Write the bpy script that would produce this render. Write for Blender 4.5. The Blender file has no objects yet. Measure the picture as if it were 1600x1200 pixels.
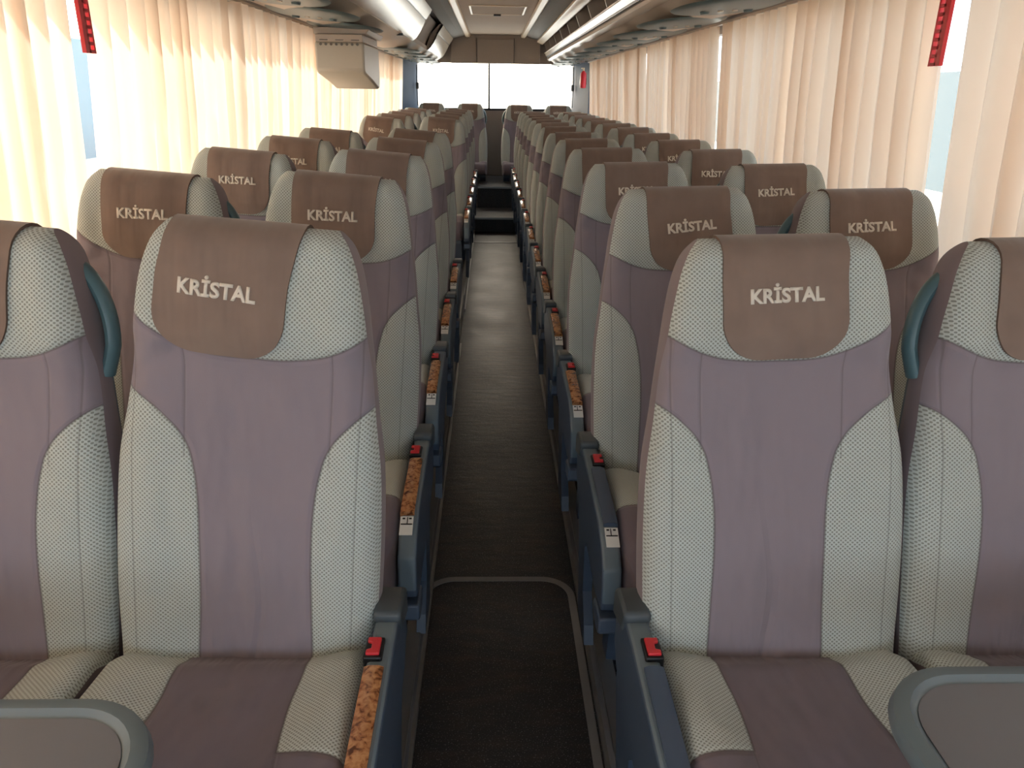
import bpy, bmesh, math, random
from mathutils import Vector, Matrix
random.seed(7)
PI = math.pi
SC = bpy.context.scene
COL = SC.collection
CX = 0.05                      # centre line of the coach
PLAT = 0.12                    # height of the seat platforms above the aisle

# ------------------------------------------------------------------ camera
FPX = 1190.0
rgt = Vector((0.99957772, -0.0250883, 0.01466139))
upv = Vector((-0.00467679, 0.35907622, 0.93329652))
fwd = Vector((0.02867938, 0.93297098, -0.35880726))
cam_d = bpy.data.cameras.new('camera')
cam_d.sensor_fit = 'HORIZONTAL'; cam_d.sensor_width = 36.0
cam_d.lens = 36.0 * FPX / 1600.0
cam_d.clip_start = 0.02; cam_d.clip_end = 300
cam = bpy.data.objects.new('camera', cam_d); COL.objects.link(cam)
m3 = Matrix((rgt, upv, -fwd)).transposed()
cam.matrix_world = Matrix.Translation((0, 0, 1.55)) @ m3.to_4x4()
SC.camera = cam

# ------------------------------------------------------------------ world, sun, exposure
W = bpy.data.worlds.new('sky'); SC.world = W; W.use_nodes = True
bg = W.node_tree.nodes['Background']
# pale hazy sky, brighter and warmer on the side the sun stands
_nt = W.node_tree; _tc = _nt.nodes.new('ShaderNodeTexCoord'); _dp = _nt.nodes.new('ShaderNodeVectorMath'); _dp.operation = 'DOT_PRODUCT'
_dp.inputs[1].default_value = Vector((-0.55, 0.80, 0.25)).normalized()
_nt.links.new(_tc.outputs['Generated'], _dp.inputs[0])
_mr = _nt.nodes.new('ShaderNodeMapRange'); _mr.interpolation_type = 'SMOOTHSTEP'; _mr.inputs['From Min'].default_value = .55; _mr.inputs['From Max'].default_value = 1.0
_nt.links.new(_dp.outputs['Value'], _mr.inputs['Value'])
_mx = _nt.nodes.new('ShaderNodeMix'); _mx.data_type = 'RGBA'
_mx.inputs['A'].default_value = (3.8*.84, 3.8*.93, 3.8*1.04, 1); _mx.inputs['B'].default_value = (17.0, 13.0, 9.4, 1)
_nt.links.new(_mr.outputs[0], _mx.inputs['Factor']); _nt.links.new(_mx.outputs['Result'], bg.inputs[0])
bg.inputs[1].default_value = 1.0
sun_d = bpy.data.lights.new('sun', 'SUN'); sun_d.energy = 20.0; sun_d.angle = math.radians(1.5)
sun_d.color = (1.0, 0.94, 0.83)
sun = bpy.data.objects.new('sun', sun_d); COL.objects.link(sun)
sun_dir = Vector((0.44, -0.14, -0.86))          # the way the light travels
sun.rotation_euler = sun_dir.to_track_quat('-Z', 'Y').to_euler()
sun.location = (-6, 4, 6)
SC.view_settings.view_transform = 'Standard'; SC.view_settings.look = 'None'
SC.view_settings.gamma = 1.0; SC.view_settings.exposure = 0.40
SC.view_settings.use_curve_mapping = False

# ------------------------------------------------------------------ materials
def lin(c):
    return tuple(((v/255)/12.92 if v/255 <= 0.04045 else ((v/255+0.055)/1.055)**2.4) for v in c)
def newmat(name):
    m = bpy.data.materials.new(name); m.use_nodes = True
    nt = m.node_tree; b = nt.nodes['Principled BSDF']
    return m, nt, b
def plain(name, rgb, rough=0.6, metal=0.0, noise=0.0, nscale=40.0, bump=0.0, spec=0.5, sheen=0.0):
    m, nt, b = newmat(name)
    c = lin(rgb)
    b.inputs['Roughness'].default_value = rough; b.inputs['Metallic'].default_value = metal
    b.inputs['Specular IOR Level'].default_value = spec
    if sheen: b.inputs['Sheen Weight'].default_value = sheen
    tc = nt.nodes.new('ShaderNodeTexCoord'); n = nt.nodes.new('ShaderNodeTexNoise')
    n.inputs['Scale'].default_value = nscale; n.inputs['Detail'].default_value = 4
    nt.links.new(tc.outputs['Object'], n.inputs['Vector'])
    mx = nt.nodes.new('ShaderNodeMix'); mx.data_type = 'RGBA'
    k = noise
    mx.inputs['A'].default_value = (*[v*(1-k) for v in c], 1); mx.inputs['B'].default_value = (*[min(1, v*(1+k)) for v in c], 1)
    nt.links.new(n.outputs['Fac'], mx.inputs['Factor']); nt.links.new(mx.outputs['Result'], b.inputs['Base Color'])
    if bump:
        bp = nt.nodes.new('ShaderNodeBump'); bp.inputs['Strength'].default_value = bump; bp.inputs['Distance'].default_value = 0.002
        nt.links.new(n.outputs['Fac'], bp.inputs['Height']); nt.links.new(bp.outputs['Normal'], b.inputs['Normal'])
    return m

class NB:
    """small node-expression helper"""
    def __init__(s, nt): s.nt = nt
    def m(s, op, *a, clamp=False):
        n = s.nt.nodes.new('ShaderNodeMath'); n.operation = op; n.use_clamp = clamp
        for i, v in enumerate(a):
            if isinstance(v, (int, float)): n.inputs[i].default_value = v
            else: s.nt.links.new(v, n.inputs[i])
        return n.outputs[0]
    def curve(s, x, pts, x0, x1, ymax):
        mr = s.m('MULTIPLY', s.m('SUBTRACT', x, x0), 1/(x1-x0), clamp=True)
        n = s.nt.nodes.new('ShaderNodeFloatCurve'); c = n.mapping.curves[0]
        P = [((a-x0)/(x1-x0), b/ymax) for a, b in pts]
        c.points[0].location = P[0]; c.points[1].location = P[-1]
        for p in P[1:-1]: c.points.new(*p)
        n.mapping.update()
        s.nt.links.new(mr, n.inputs['Value'])
        return s.m('MULTIPLY', n.outputs[0], ymax)
    def step(s, x, w):      # smooth 0..1 over -w..w
        n = s.nt.nodes.new('ShaderNodeMapRange'); n.interpolation_type = 'SMOOTHSTEP'
        n.inputs['From Min'].default_value = -w; n.inputs['From Max'].default_value = w
        s.nt.links.new(x, n.inputs['Value']); return n.outputs[0]
    def mixc(s, f, a, b):
        n = s.nt.nodes.new('ShaderNodeMix'); n.data_type = 'RGBA'
        for i, v in (('Factor', f), ('A', a), ('B', b)):
            if isinstance(v, tuple): n.inputs[i].default_value = (*v, 1)
            elif isinstance(v, (int, float)): n.inputs[i].default_value = v
            else: s.nt.links.new(v, n.inputs[i])
        return n.outputs['Result']
    def noise(s, vec, scale, detail=3, sx=1, sy=1):
        mp = s.nt.nodes.new('ShaderNodeMapping'); mp.inputs['Scale'].default_value = (sx, sy, 1)
        s.nt.links.new(vec, mp.inputs['Vector'])
        n = s.nt.nodes.new('ShaderNodeTexNoise'); n.inputs['Scale'].default_value = scale; n.inputs['Detail'].default_value = detail
        s.nt.links.new(mp.outputs[0], n.inputs['Vector']); return n.outputs['Fac']

WEAVE = lin((200, 208, 205)); WEAVE_D = lin((142, 147, 142))
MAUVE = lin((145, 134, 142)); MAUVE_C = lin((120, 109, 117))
def fabric(name, kind, shift):
    """two-tone seat cover: dotted light weave and mauve velvet, laid out in UV metres"""
    m, nt, b = newmat(name); N = NB(nt)
    uvn = nt.nodes.new('ShaderNodeUVMap'); sp = nt.nodes.new('ShaderNodeSeparateXYZ')
    nt.links.new(uvn.outputs[0], sp.inputs[0]); u, v = sp.outputs[0], sp.outputs[1]
    us = N.m('SUBTRACT', u, shift); au = N.m('ABSOLUTE', us)
    if kind == 'back':
        g = N.curve(v, [(0, .102), (.1, .098), (.2, .096), (.29, .099), (.345, .107), (.385, .119), (.43, .152), (.465, .200), (.50, .31)], 0, .5, .32)
        d1 = N.m('SUBTRACT', au, g)
        h = N.curve(au, [(0, .538), (.06, .540), (.10, .547), (.14, .563), (.18, .588), (.25, .635)], 0, .25, .7)
        d2 = N.m('SUBTRACT', v, h)
        light = N.m('MAXIMUM', N.step(d1, .0008), N.step(d2, .0008))
        seamd = N.m('MINIMUM', N.m('ABSOLUTE', d1), N.m('ABSOLUTE', d2))
        # stitched vertical seams inside the wings and near the outer edge of the light side
        s3 = N.m('ADD', N.m('ABSOLUTE', N.m('SUBTRACT', au, .122)), N.m('MULTIPLY', N.m('LESS_THAN', v, .36), 1))
        s3 = N.m('ADD', s3, N.m('MULTIPLY', N.m('GREATER_THAN', v, .555), 1))
        s4 = N.m('ADD', N.m('ABSOLUTE', N.m('SUBTRACT', N.m('ABSOLUTE', u), .188)), N.m('MULTIPLY', N.m('GREATER_THAN', v, .58), 1))
        seam2 = N.m('MINIMUM', s3, s4)
        mauve = MAUVE
    else:
        g = N.curve(v, [(0, .108), (.06, .112), (.15, .108), (.22, .112), (.30, .12), (.45, .12)], 0, .45, .2)
        d1 = N.m('SUBTRACT', au, g)
        end = N.m('SUBTRACT', N.m('ADD', .235, N.m('MULTIPLY', au, .22)), v)
        dd = N.m('MINIMUM', d1, end)
        light = N.step(dd, .0008)
        seamd = N.m('ABSOLUTE', dd)
        seam2 = N.m('ABSOLUTE', d1)
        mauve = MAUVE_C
    # weave dots
    p = 0.0078
    a1 = N.m('SINE', N.m('MULTIPLY', u, 2*PI/p)); a2 = N.m('SINE', N.m('MULTIPLY', v, 2*PI/p))
    dots = N.m('MULTIPLY', N.m('ADD', N.m('MULTIPLY', a1, a2), -0.05), 3.0, clamp=True)
    big = N.noise(uvn.outputs[0], 9, 4)
    fine = N.noise(uvn.outputs[0], 600, 2)
    wr = N.noise(uvn.outputs[0], 3.2, 2, 3.2, 0.8)
    lightc = N.mixc(dots, WEAVE, WEAVE_D)
    lightc = N.mixc(N.m('MULTIPLY', big, 0.22), lightc, lin((190, 180, 150)))
    mv = N.mixc(N.m('MULTIPLY', big, 0.5), mauve, tuple(x*0.82 for x in mauve))
    col = N.mixc(light, mv, lightc)
    seam = N.m('SUBTRACT', 1, N.step(N.m('SUBTRACT', seamd, .0022), .0016))
    sm2 = N.m('SUBTRACT', 1, N.step(N.m('SUBTRACT', seam2, .0012), .001))
    col = N.mixc(N.m('MULTIPLY', seam, .55), col, lin((88, 80, 78)))
    col = N.mixc(N.m('MULTIPLY', sm2, .35), col, lin((88, 80, 78)))
    nt.links.new(col, b.inputs['Base Color'])
    b.inputs['Roughness'].default_value = 0.95; b.inputs['Specular IOR Level'].default_value = 0.15
    b.inputs['Sheen Weight'].default_value = 0.25; b.inputs['Sheen Roughness'].default_value = 0.5
    # relief: pillowed seams, weave, creases
    n1 = nt.nodes.new('ShaderNodeMapRange'); n1.interpolation_type = 'SMOOTHSTEP'
    n1.inputs['From Max'].default_value = .011; nt.links.new(seamd, n1.inputs['Value'])
    n2 = nt.nodes.new('ShaderNodeMapRange'); n2.interpolation_type = 'SMOOTHSTEP'
    n2.inputs['From Max'].default_value = .005; nt.links.new(seam2, n2.inputs['Value'])
    hgt = N.m('ADD', N.m('MULTIPLY', n1.outputs[0], .0028), N.m('MULTIPLY', n2.outputs[0], .0010))
    hgt = N.m('ADD', hgt, N.m('MULTIPLY', N.m('MULTIPLY', dots, light), -.0009))
    hgt = N.m('ADD', hgt, N.m('MULTIPLY', wr, .022))
    hgt = N.m('ADD', hgt, N.m('MULTIPLY', N.noise(uvn.outputs[0], 9, 2, 1.6, 0.8), .009))
    # gathers where the cloth is tucked in at the crease, and one long fold down the middle panel
    tuck = N.m('SUBTRACT', 1, N.m('MULTIPLY', v, 14 if kind == 'back' else 9), clamp=True)
    hgt = N.m('ADD', hgt, N.m('MULTIPLY', N.m('MULTIPLY', N.noise(uvn.outputs[0], 60, 1, 1, .12), tuck), .007))
    if kind == 'back':
        ln = N.m('SUBTRACT', us, N.m('MULTIPLY', N.m('SINE', N.m('MULTIPLY', v, 15)), .010))
        gr = N.m('SUBTRACT', 1, N.m('DIVIDE', N.m('ABSOLUTE', ln), .010), clamp=True)
        gr = N.m('MULTIPLY', gr, N.m('SUBTRACT', 1, N.m('MULTIPLY', v, 3.2), clamp=True))
        hgt = N.m('ADD', hgt, N.m('MULTIPLY', gr, -.0045))
        # diagonal drag folds on the wings
        dg = N.m('SINE', N.m('ADD', N.m('MULTIPLY', v, 95), N.m('MULTIPLY', au, 70)))
        wg = N.m('MULTIPLY', N.m('GREATER_THAN', au, .122), N.m('SUBTRACT', 1, N.m('MULTIPLY', N.m('ABSOLUTE', N.m('SUBTRACT', v, .53)), 9), clamp=True))
        hgt = N.m('ADD', hgt, N.m('MULTIPLY', N.m('MULTIPLY', N.m('MULTIPLY', dg, wg), big), .0035))
    hgt = N.m('ADD', hgt, N.m('MULTIPLY', fine, .0002))
    bp = nt.nodes.new('ShaderNodeBump'); bp.inputs['Strength'].default_value = 0.9; bp.inputs['Distance'].default_value = 1.0
    nt.links.new(hgt, bp.inputs['Height']); nt.links.new(bp.outputs['Normal'], b.inputs['Normal'])
    return m
M_BACK = {1: fabric('seat_cover_two_tone', 'back', 0.018), -1: fabric('seat_cover_two_tone_mirror', 'back', -0.018)}
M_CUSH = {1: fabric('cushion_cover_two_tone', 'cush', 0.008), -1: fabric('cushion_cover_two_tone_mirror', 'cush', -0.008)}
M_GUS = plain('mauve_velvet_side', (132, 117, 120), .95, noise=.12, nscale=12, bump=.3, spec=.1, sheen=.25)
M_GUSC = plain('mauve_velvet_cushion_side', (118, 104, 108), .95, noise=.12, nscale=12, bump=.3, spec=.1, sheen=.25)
def brown_fabric():
    m, nt, b = newmat('brown_velvet'); N = NB(nt)
    tc = nt.nodes.new('ShaderNodeTexCoord'); o = tc.outputs['Object']
    big = N.noise(o, 14, 3); col = N.mixc(big, lin((122, 103, 94)), lin((150, 130, 117)))
    nt.links.new(col, b.inputs['Base Color'])
    b.inputs['Roughness'].default_value = .95; b.inputs['Specular IOR Level'].default_value = .1
    b.inputs['Sheen Weight'].default_value = .3
    mp = nt.nodes.new('ShaderNodeMapping'); mp.inputs['Scale'].default_value = (3.2, 1, .5); nt.links.new(o, mp.inputs[0])
    n = nt.nodes.new('ShaderNodeTexNoise'); n.inputs['Scale'].default_value = 7; n.inputs['Detail'].default_value = 2
    nt.links.new(mp.outputs[0], n.inputs['Vector'])
    bp = nt.nodes.new('ShaderNodeBump'); bp.inputs['Strength'].default_value = .8; bp.inputs['Distance'].default_value = .008
    nt.links.new(n.outputs['Fac'], bp.inputs['Height']); nt.links.new(bp.outputs['Normal'], b.inputs['Normal'])
    return m
M_BROWN = brown_fabric()
M_HEM = plain('brown_hem_thread', (104, 86, 76), .9)
M_THREAD = plain('cream_thread', (226, 216, 202), .7, noise=.08, nscale=300, bump=.5)
M_SHELL = plain('grey_blue_plastic_shell', (92, 104, 114), .5, noise=.05)
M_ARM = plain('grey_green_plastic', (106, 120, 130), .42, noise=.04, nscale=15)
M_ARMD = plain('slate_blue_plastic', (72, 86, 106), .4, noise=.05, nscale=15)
M_CAP = plain('dark_slate_plastic', (72, 80, 86), .45)
M_BLK = plain('black_plastic', (22, 22, 24), .4)
M_RED = plain('red_button_plastic', (206, 46, 54), .35)
M_STICK = plain('white_sticker', (225, 225, 222), .5)
M_TEAL = plain('teal_plastic', (84, 112, 118), .38)
M_STEEL = plain('brushed_aluminium_trim', (176, 176, 172), .35, metal=.85, noise=.06)
def burl():
    m, nt, b = newmat('burl_walnut'); N = NB(nt)
    tc = nt.nodes.new('ShaderNodeTexCoord'); o = tc.outputs['Object']
    n = nt.nodes.new('ShaderNodeTexNoise'); n.inputs['Scale'].default_value = 85; n.inputs['Detail'].default_value = 6; n.inputs['Distortion'].default_value = .6
    nt.links.new(o, n.inputs['Vector'])
    cr = nt.nodes.new('ShaderNodeValToRGB'); e = cr.color_ramp.elements
    e[0].position = .36; e[0].color = (*lin((92, 52, 30)), 1); e[1].position = .62; e[1].color = (*lin((196, 142, 96)), 1)
    x = cr.color_ramp.elements.new(.47); x.color = (*lin((168, 112, 72)), 1)
    nt.links.new(n.outputs['Fac'], cr.inputs[0]); nt.links.new(cr.outputs[0], b.inputs['Base Color'])
    b.inputs['Roughness'].default_value = .18; b.inputs['Coat Weight'].default_value = .6
    return m
M_BURL = burl()
M_BEIGE = plain('warm_beige_plastic', (196, 180, 164), .42, noise=.03, nscale=6)
M_BEIGE_G = plain('glossy_cream_door', (214, 200, 184), .22, noise=.02, nscale=6)
M_LINER = plain('grey_beige_lining', (164, 152, 142), .8, noise=.06, nscale=60, bump=.2)
M_LINER_D = plain('dark_grey_lining', (116, 110, 104), .7, noise=.06, nscale=60, bump=.2)
M_CEIL = plain('pale_beige_headlining', (176, 158, 140), .75, noise=.04, nscale=50, bump=.2)
M_CREAM = plain('cream_lacquered_strip', (232, 212, 186), .3, noise=.02)
M_OVAL = plain('grey_teal_plastic', (92, 108, 110), .4, noise=.04)
M_GREYBLUE = plain('blue_grey_pillar_trim', (74, 88, 108), .7, noise=.05)
M_WALL = plain('side_wall_lining', (150, 146, 146), .7, noise=.05, nscale=30)
M_POST = plain('grey_window_post', (120, 108, 108), .6, noise=.05)
M_MON = plain('cream_monitor_plastic', (204, 194, 176), .45, noise=.02)
M_TRAY = plain('tray_grey_green', (108, 122, 130), .38, noise=.04, nscale=10)
M_TRAYI = plain('tray_inlay_warm_grey', (118, 119, 126), .55, noise=.08, nscale=5)

def cloth():
    m, nt, b = newmat('curtain_cloth'); N = NB(nt)
    for n in list(nt.nodes):
        if n.type != 'OUTPUT_MATERIAL': nt.nodes.remove(n)
    out = nt.nodes['Material Output']
    tc = nt.nodes.new('ShaderNodeTexCoord')
    col = N.mixc(N.noise(tc.outputs['Object'], 5, 3), lin((220, 186, 156)), lin((228, 200, 172)))
    d = nt.nodes.new('ShaderNodeBsdfDiffuse'); t = nt.nodes.new('ShaderNodeBsdfTranslucent')
    nt.links.new(col, d.inputs[0]); t.inputs[0].default_value = (*lin((243, 231, 216)), 1)
    mx = nt.nodes.new('ShaderNodeMixShader'); mx.inputs[0].default_value = .24
    nt.links.new(d.outputs[0], mx.inputs[1]); nt.links.new(t.outputs[0], mx.inputs[2]); nt.links.new(mx.outputs[0], out.inputs[0])
    return m
M_CLOTH = cloth()
def glass():
    m, nt, b = newmat('tinted_window_glass')
    nt.nodes.remove(b); out = nt.nodes['Material Output']
    tr = nt.nodes.new('ShaderNodeBsdfTransparent'); tr.inputs[0].default_value = (.84, .88, .90, 1)
    gl = nt.nodes.new('ShaderNodeBsdfGlossy'); gl.inputs['Roughness'].default_value = .03
    fr = nt.nodes.new('ShaderNodeLayerWeight'); N = NB(nt)
    fac = N.m('ADD', .03, N.m('MULTIPLY', N.m('POWER', fr.outputs['Facing'], 5.0), .6))
    mx = nt.nodes.new('ShaderNodeMixShader'); nt.links.new(fac, mx.inputs[0])
    nt.links.new(tr.outputs[0], mx.inputs[1]); nt.links.new(gl.outputs[0], mx.inputs[2]); nt.links.new(mx.outputs[0], out.inputs[0])
    return m
M_GLASS = glass()
def floor_mat():
    m, nt, b = newmat('speckled_dark_vinyl'); N = NB(nt)
    tc = nt.nodes.new('ShaderNodeTexCoord'); o = tc.outputs['Object']
    n = nt.nodes.new('ShaderNodeTexNoise'); n.inputs['Scale'].default_value = 260; n.inputs['Detail'].default_value = 2
    nt.links.new(o, n.inputs['Vector'])
    sp = N.m('MULTIPLY', N.m('SUBTRACT', n.outputs['Fac'], .615), 14, clamp=True)
    n2 = nt.nodes.new('ShaderNodeTexNoise'); n2.inputs['Scale'].default_value = 3; n2.inputs['Detail'].default_value = 5
    nt.links.new(o, n2.inputs['Vector'])
    base = N.mixc(n2.outputs['Fac'], lin((36, 39, 44)), lin((50, 49, 49)))
    mp = nt.nodes.new('ShaderNodeMapping'); mp.inputs['Scale'].default_value = (9, 26, 1); nt.links.new(o, mp.inputs[0])
    n4 = nt.nodes.new('ShaderNodeTexNoise'); n4.inputs['Scale'].default_value = 1; n4.inputs['Detail'].default_value = 6; nt.links.new(mp.outputs[0], n4.inputs['Vector'])
    scuff = N.m('MULTIPLY', N.m('SUBTRACT', n4.outputs['Fac'], .45), 3.5, clamp=True)
    base = N.mixc(N.m('MULTIPLY', scuff, .55), base, lin((78, 66, 57)))
    col = N.mixc(sp, base, lin((140, 140, 136)))
    nt.links.new(col, b.inputs['Base Color'])
    r = N.m('ADD', .31, N.m('MULTIPLY', n2.outputs['Fac'], .22)); nt.links.new(r, b.inputs['Roughness'])
    n3 = nt.nodes.new('ShaderNodeTexNoise'); n3.inputs['Scale'].default_value = 55; n3.inputs['Detail'].default_value = 3
    nt.links.new(o, n3.inputs['Vector'])
    bp = nt.nodes.new('ShaderNodeBump'); bp.inputs['Strength'].default_value = .6; bp.inputs['Distance'].default_value = .0014
    nt.links.new(N.m('ADD', N.m('MULTIPLY', n3.outputs['Fac'], .6), N.m('MULTIPLY', n4.outputs['Fac'], 2.2)), bp.inputs['Height']); nt.links.new(bp.outputs['Normal'], b.inputs['Normal'])
    return m
M_FLOOR = floor_mat()
M_TAPE = plain('grey_seam_tape', (138, 134, 130), .55, noise=.1, nscale=30)

# ------------------------------------------------------------------ mesh helpers
def obj(name, bm, mats, parent=None, smooth=False, label=None, bevel=0.0):
    if not isinstance(mats, (list, tuple)): mats = [mats]
    bmesh.ops.recalc_face_normals(bm, faces=bm.faces[:])
    me = bpy.data.meshes.new(name); bm.to_mesh(me); bm.free()
    for x in mats: me.materials.append(x)
    if smooth:
        for p in me.polygons: p.use_smooth = True
        me.set_sharp_from_angle(angle=math.radians(38))
    o = bpy.data.objects.new(name, me); COL.objects.link(o)
    if parent: o.parent = parent
    if label: o['label'] = label
    if bevel:
        md = o.modifiers.new('bevel', 'BEVEL'); md.width = bevel; md.segments = 2; md.limit_method = 'ANGLE'; md.angle_limit = math.radians(40)
        for p in me.polygons: p.use_smooth = True
        me.set_sharp_from_angle(angle=math.radians(50))
    return o
def thing(name, label, cat, loc=(0, 0, 0), group=None):
    o = bpy.data.objects.new(name, None); COL.objects.link(o); o.location = loc; o.empty_display_size = .1
    tag(o, label, cat, group); return o
def tag(o, label, cat, group=None):
    o['label'] = label; o['category'] = cat
    if group: o['group'] = group
    return o
def struct(o): o['kind'] = 'structure'; return o
def box(bm, x0, x1, y0, y1, z0, z1, mi=0):
    v = [bm.verts.new((x, y, z)) for z in (z0, z1) for y in (y0, y1) for x in (x0, x1)]
    for f in ((0, 1, 3, 2), (4, 6, 7, 5), (0, 4, 5, 1), (2, 3, 7, 6), (0, 2, 6, 4), (1, 5, 7, 3)):
        fc = bm.faces.new([v[i] for i in f]); fc.material_index = mi
    return bm
def BOX(*a): return box(bmesh.new(), *a)
def prism(bm, pts, ax, a0, a1, mi=0):
    """closed polygon extruded along axis ax ('x': pts are (y,z); 'y': pts are (x,z); 'z': pts are (x,y))"""
    def mk(p, a):
        return {'x': (a, p[0], p[1]), 'y': (p[0], a, p[1]), 'z': (p[0], p[1], a)}[ax]
    A = [bm.verts.new(mk(p, a0)) for p in pts]; B = [bm.verts.new(mk(p, a1)) for p in pts]
    n = len(pts)
    for i in range(n):
        f = bm.faces.new((A[i], A[(i+1) % n], B[(i+1) % n], B[i])); f.material_index = mi
    f = bm.faces.new(A); f.material_index = mi; f = bm.faces.new(list(reversed(B))); f.material_index = mi
    return bm
def PR(*a): return prism(bmesh.new(), *a)
def tube(bm, path, r, seg=10, mi=0):
    path = [Vector(p) for p in path]; rings = []
    for i, p in enumerate(path):
        d = (path[min(i+1, len(path)-1)] - path[max(i-1, 0)]).normalized()
        a = d.cross(Vector((0, 0, 1)))
        if a.length < .05: a = d.cross(Vector((0, 1, 0)))
        a.normalize(); c = d.cross(a)
        rr = r[i] if isinstance(r, (list, tuple)) else r
        rings.append([bm.verts.new(p + a*rr*math.cos(2*PI*k/seg) + c*rr*math.sin(2*PI*k/seg)) for k in range(seg)])
    for i in range(len(rings)-1):
        for k in range(seg):
            f = bm.faces.new((rings[i][k], rings[i][(k+1) % seg], rings[i+1][(k+1) % seg], rings[i+1][k])); f.material_index = mi
    bm.faces.new(rings[0]).material_index = mi; bm.faces.new(rings[-1]).material_index = mi
    return bm
def rrect(x0, x1, y0, y1, r, n=6):
    out = []
    for cx, cy, a0 in ((x1-r, y1-r, 0), (x0+r, y1-r, 90), (x0+r, y0+r, 180), (x1-r, y0+r, 270)):
        for k in range(n+1):
            a = math.radians(a0+90*k/n); out.append((cx+r*math.cos(a), cy+r*math.sin(a)))
    return out
def interp(t, pts):
    """monotone-ish smooth interpolation"""
    if t <= pts[0][0]: return pts[0][1]
    for i in range(len(pts)-1):
        (x0, y0), (x1, y1) = pts[i], pts[i+1]
        if t <= x1:
            def sl(j):
                if j == 0: return (pts[1][1]-pts[0][1])/(pts[1][0]-pts[0][0])
                if j == len(pts)-1: return (pts[-1][1]-pts[-2][1])/(pts[-1][0]-pts[-2][0])
                return (pts[j+1][1]-pts[j-1][1])/(pts[j+1][0]-pts[j-1][0])
            h = x1-x0; s = (t-x0)/h
            return (2*s**3-3*s*s+1)*y0+(s**3-2*s*s+s)*h*sl(i)+(-2*s**3+3*s*s)*y1+(s**3-s*s)*h*sl(i+1)
    return pts[-1][1]
def sstep(x, a, b):
    t = min(1, max(0, (x-a)/(b-a))); return t*t*(3-2*t)

# ------------------------------------------------------------------ seat pads
class Pad:
    """closed cushion: u across, v along, n outwards; rounded rim, gusset, dome at the end"""
    def __init__(s, L, w, f, r, nb, rt, v0=-.03): s.L, s.wp, s.f, s.r, s.nb, s.rt, s.v0 = L, w, f, r, nb, rt, v0
    def w(s, v): return interp(v, s.wp)
    def front(s, u, v):
        w = s.w(v); n = s.f(u, v); r = s.r(v) if callable(s.r) else s.r
        a = abs(u) - (w - r)
        if a > 0: a = min(a, r); n -= (r - math.sqrt(max(0, r*r-a*a)))*.85
        return n
    def at(s, u, t, off=0.0):
        """t: v up to L-rt, then the angle over the dome and down the back; returns (u, v, n)"""
        vs = s.L - s.rt
        if t <= vs:
            return (u, t, s.front(u, t)+off)
        nc = s.nb*.5
        th = (t-vs)/s.rt                 # arc angle
        if th < PI/2:
            v = vs+s.rt*math.sin(th); n = nc+(s.front(u, min(v, s.L))-nc)*math.cos(th)
            return (u, v+off*math.sin(th), n+off*math.cos(th))
        th = min(th, PI)
        v = vs+s.rt*math.sin(th); n = nc+(s.nb-nc)*(-math.cos(th))
        ex = t-vs-PI*s.rt
        if ex > 0: v -= ex
        return (u, v+off*math.sin(th), n+off*math.cos(th))
    def build(s, conv, nu=40, nv=64):
        bm = bmesh.new(); uvl = bm.loops.layers.uv.new('UVMap')
        vs = s.L-s.rt
        ts = [s.v0+(vs-s.v0)*i/nv for i in range(nv)] + [vs+s.rt*(PI/2)*i/10 for i in range(11)]
        rings = []; uvs = []
        for t in ts:
            th = max(0, min(PI/2, (t-vs)/s.rt)) if t > vs else 0
            v = t if t <= vs else vs+s.rt*math.sin(th); w = s.w(v); c = math.cos(th); nc = s.nb*.5
            ring = []; uv = []
            for i in range(nu+1):
                q = i/nu*2-1; q = math.sin(q*PI/2)*.45+q*.55; u = w*q
                n = s.front(u, v); n = nc+(n-nc)*c
                ring.append((u, v, n)); uv.append((u, t if t <= vs else v+ (t-vs)*.3))
            ne = ring[-1][2]; nb = nc+(s.nb-nc)*c
            for j in range(1, 5):
                q = j/4; ring.append((w*(1+.012*math.sin(q*PI)*c), v, ne+(nb-ne)*q)); uv.append((w+.01*j, v))
            for j in range(1, 8):
                q = 1-j/4; ring.append((w*q, v, nb)); uv.append((w*q, v))
            for j in range(0, 4):
                q = 1-j/4; ring.append((-w*(1+.012*math.sin(q*PI)*c), v, ne+(nb-ne)*q)); uv.append((-w-.01*j, v))
            rings.append([bm.verts.new(conv(*p)) for p in ring]); uvs.append(uv)
        n = len(rings[0])
        for i in range(len(rings)-1):
            for k in range(n):
                k2 = (k+1) % n
                f = bm.faces.new((rings[i][k], rings[i][k2], rings[i+1][k2], rings[i+1][k]))
                f.material_index = 0 if k < nu else 1
                for lp, (a, b) in zip(f.loops, ((i, k), (i, k2), (i+1, k2), (i+1, k))): lp[uvl].uv = uvs[a][b]
        bm.faces.new(rings[0]).material_index = 1
        f = rings[-1]
        # close the dome (front and back meet on a line)
        half = nu
        bm.faces.new(f).material_index = 1
        bmesh.ops.remove_doubles(bm, verts=bm.verts[:], dist=1e-5)
        return bm

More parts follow.
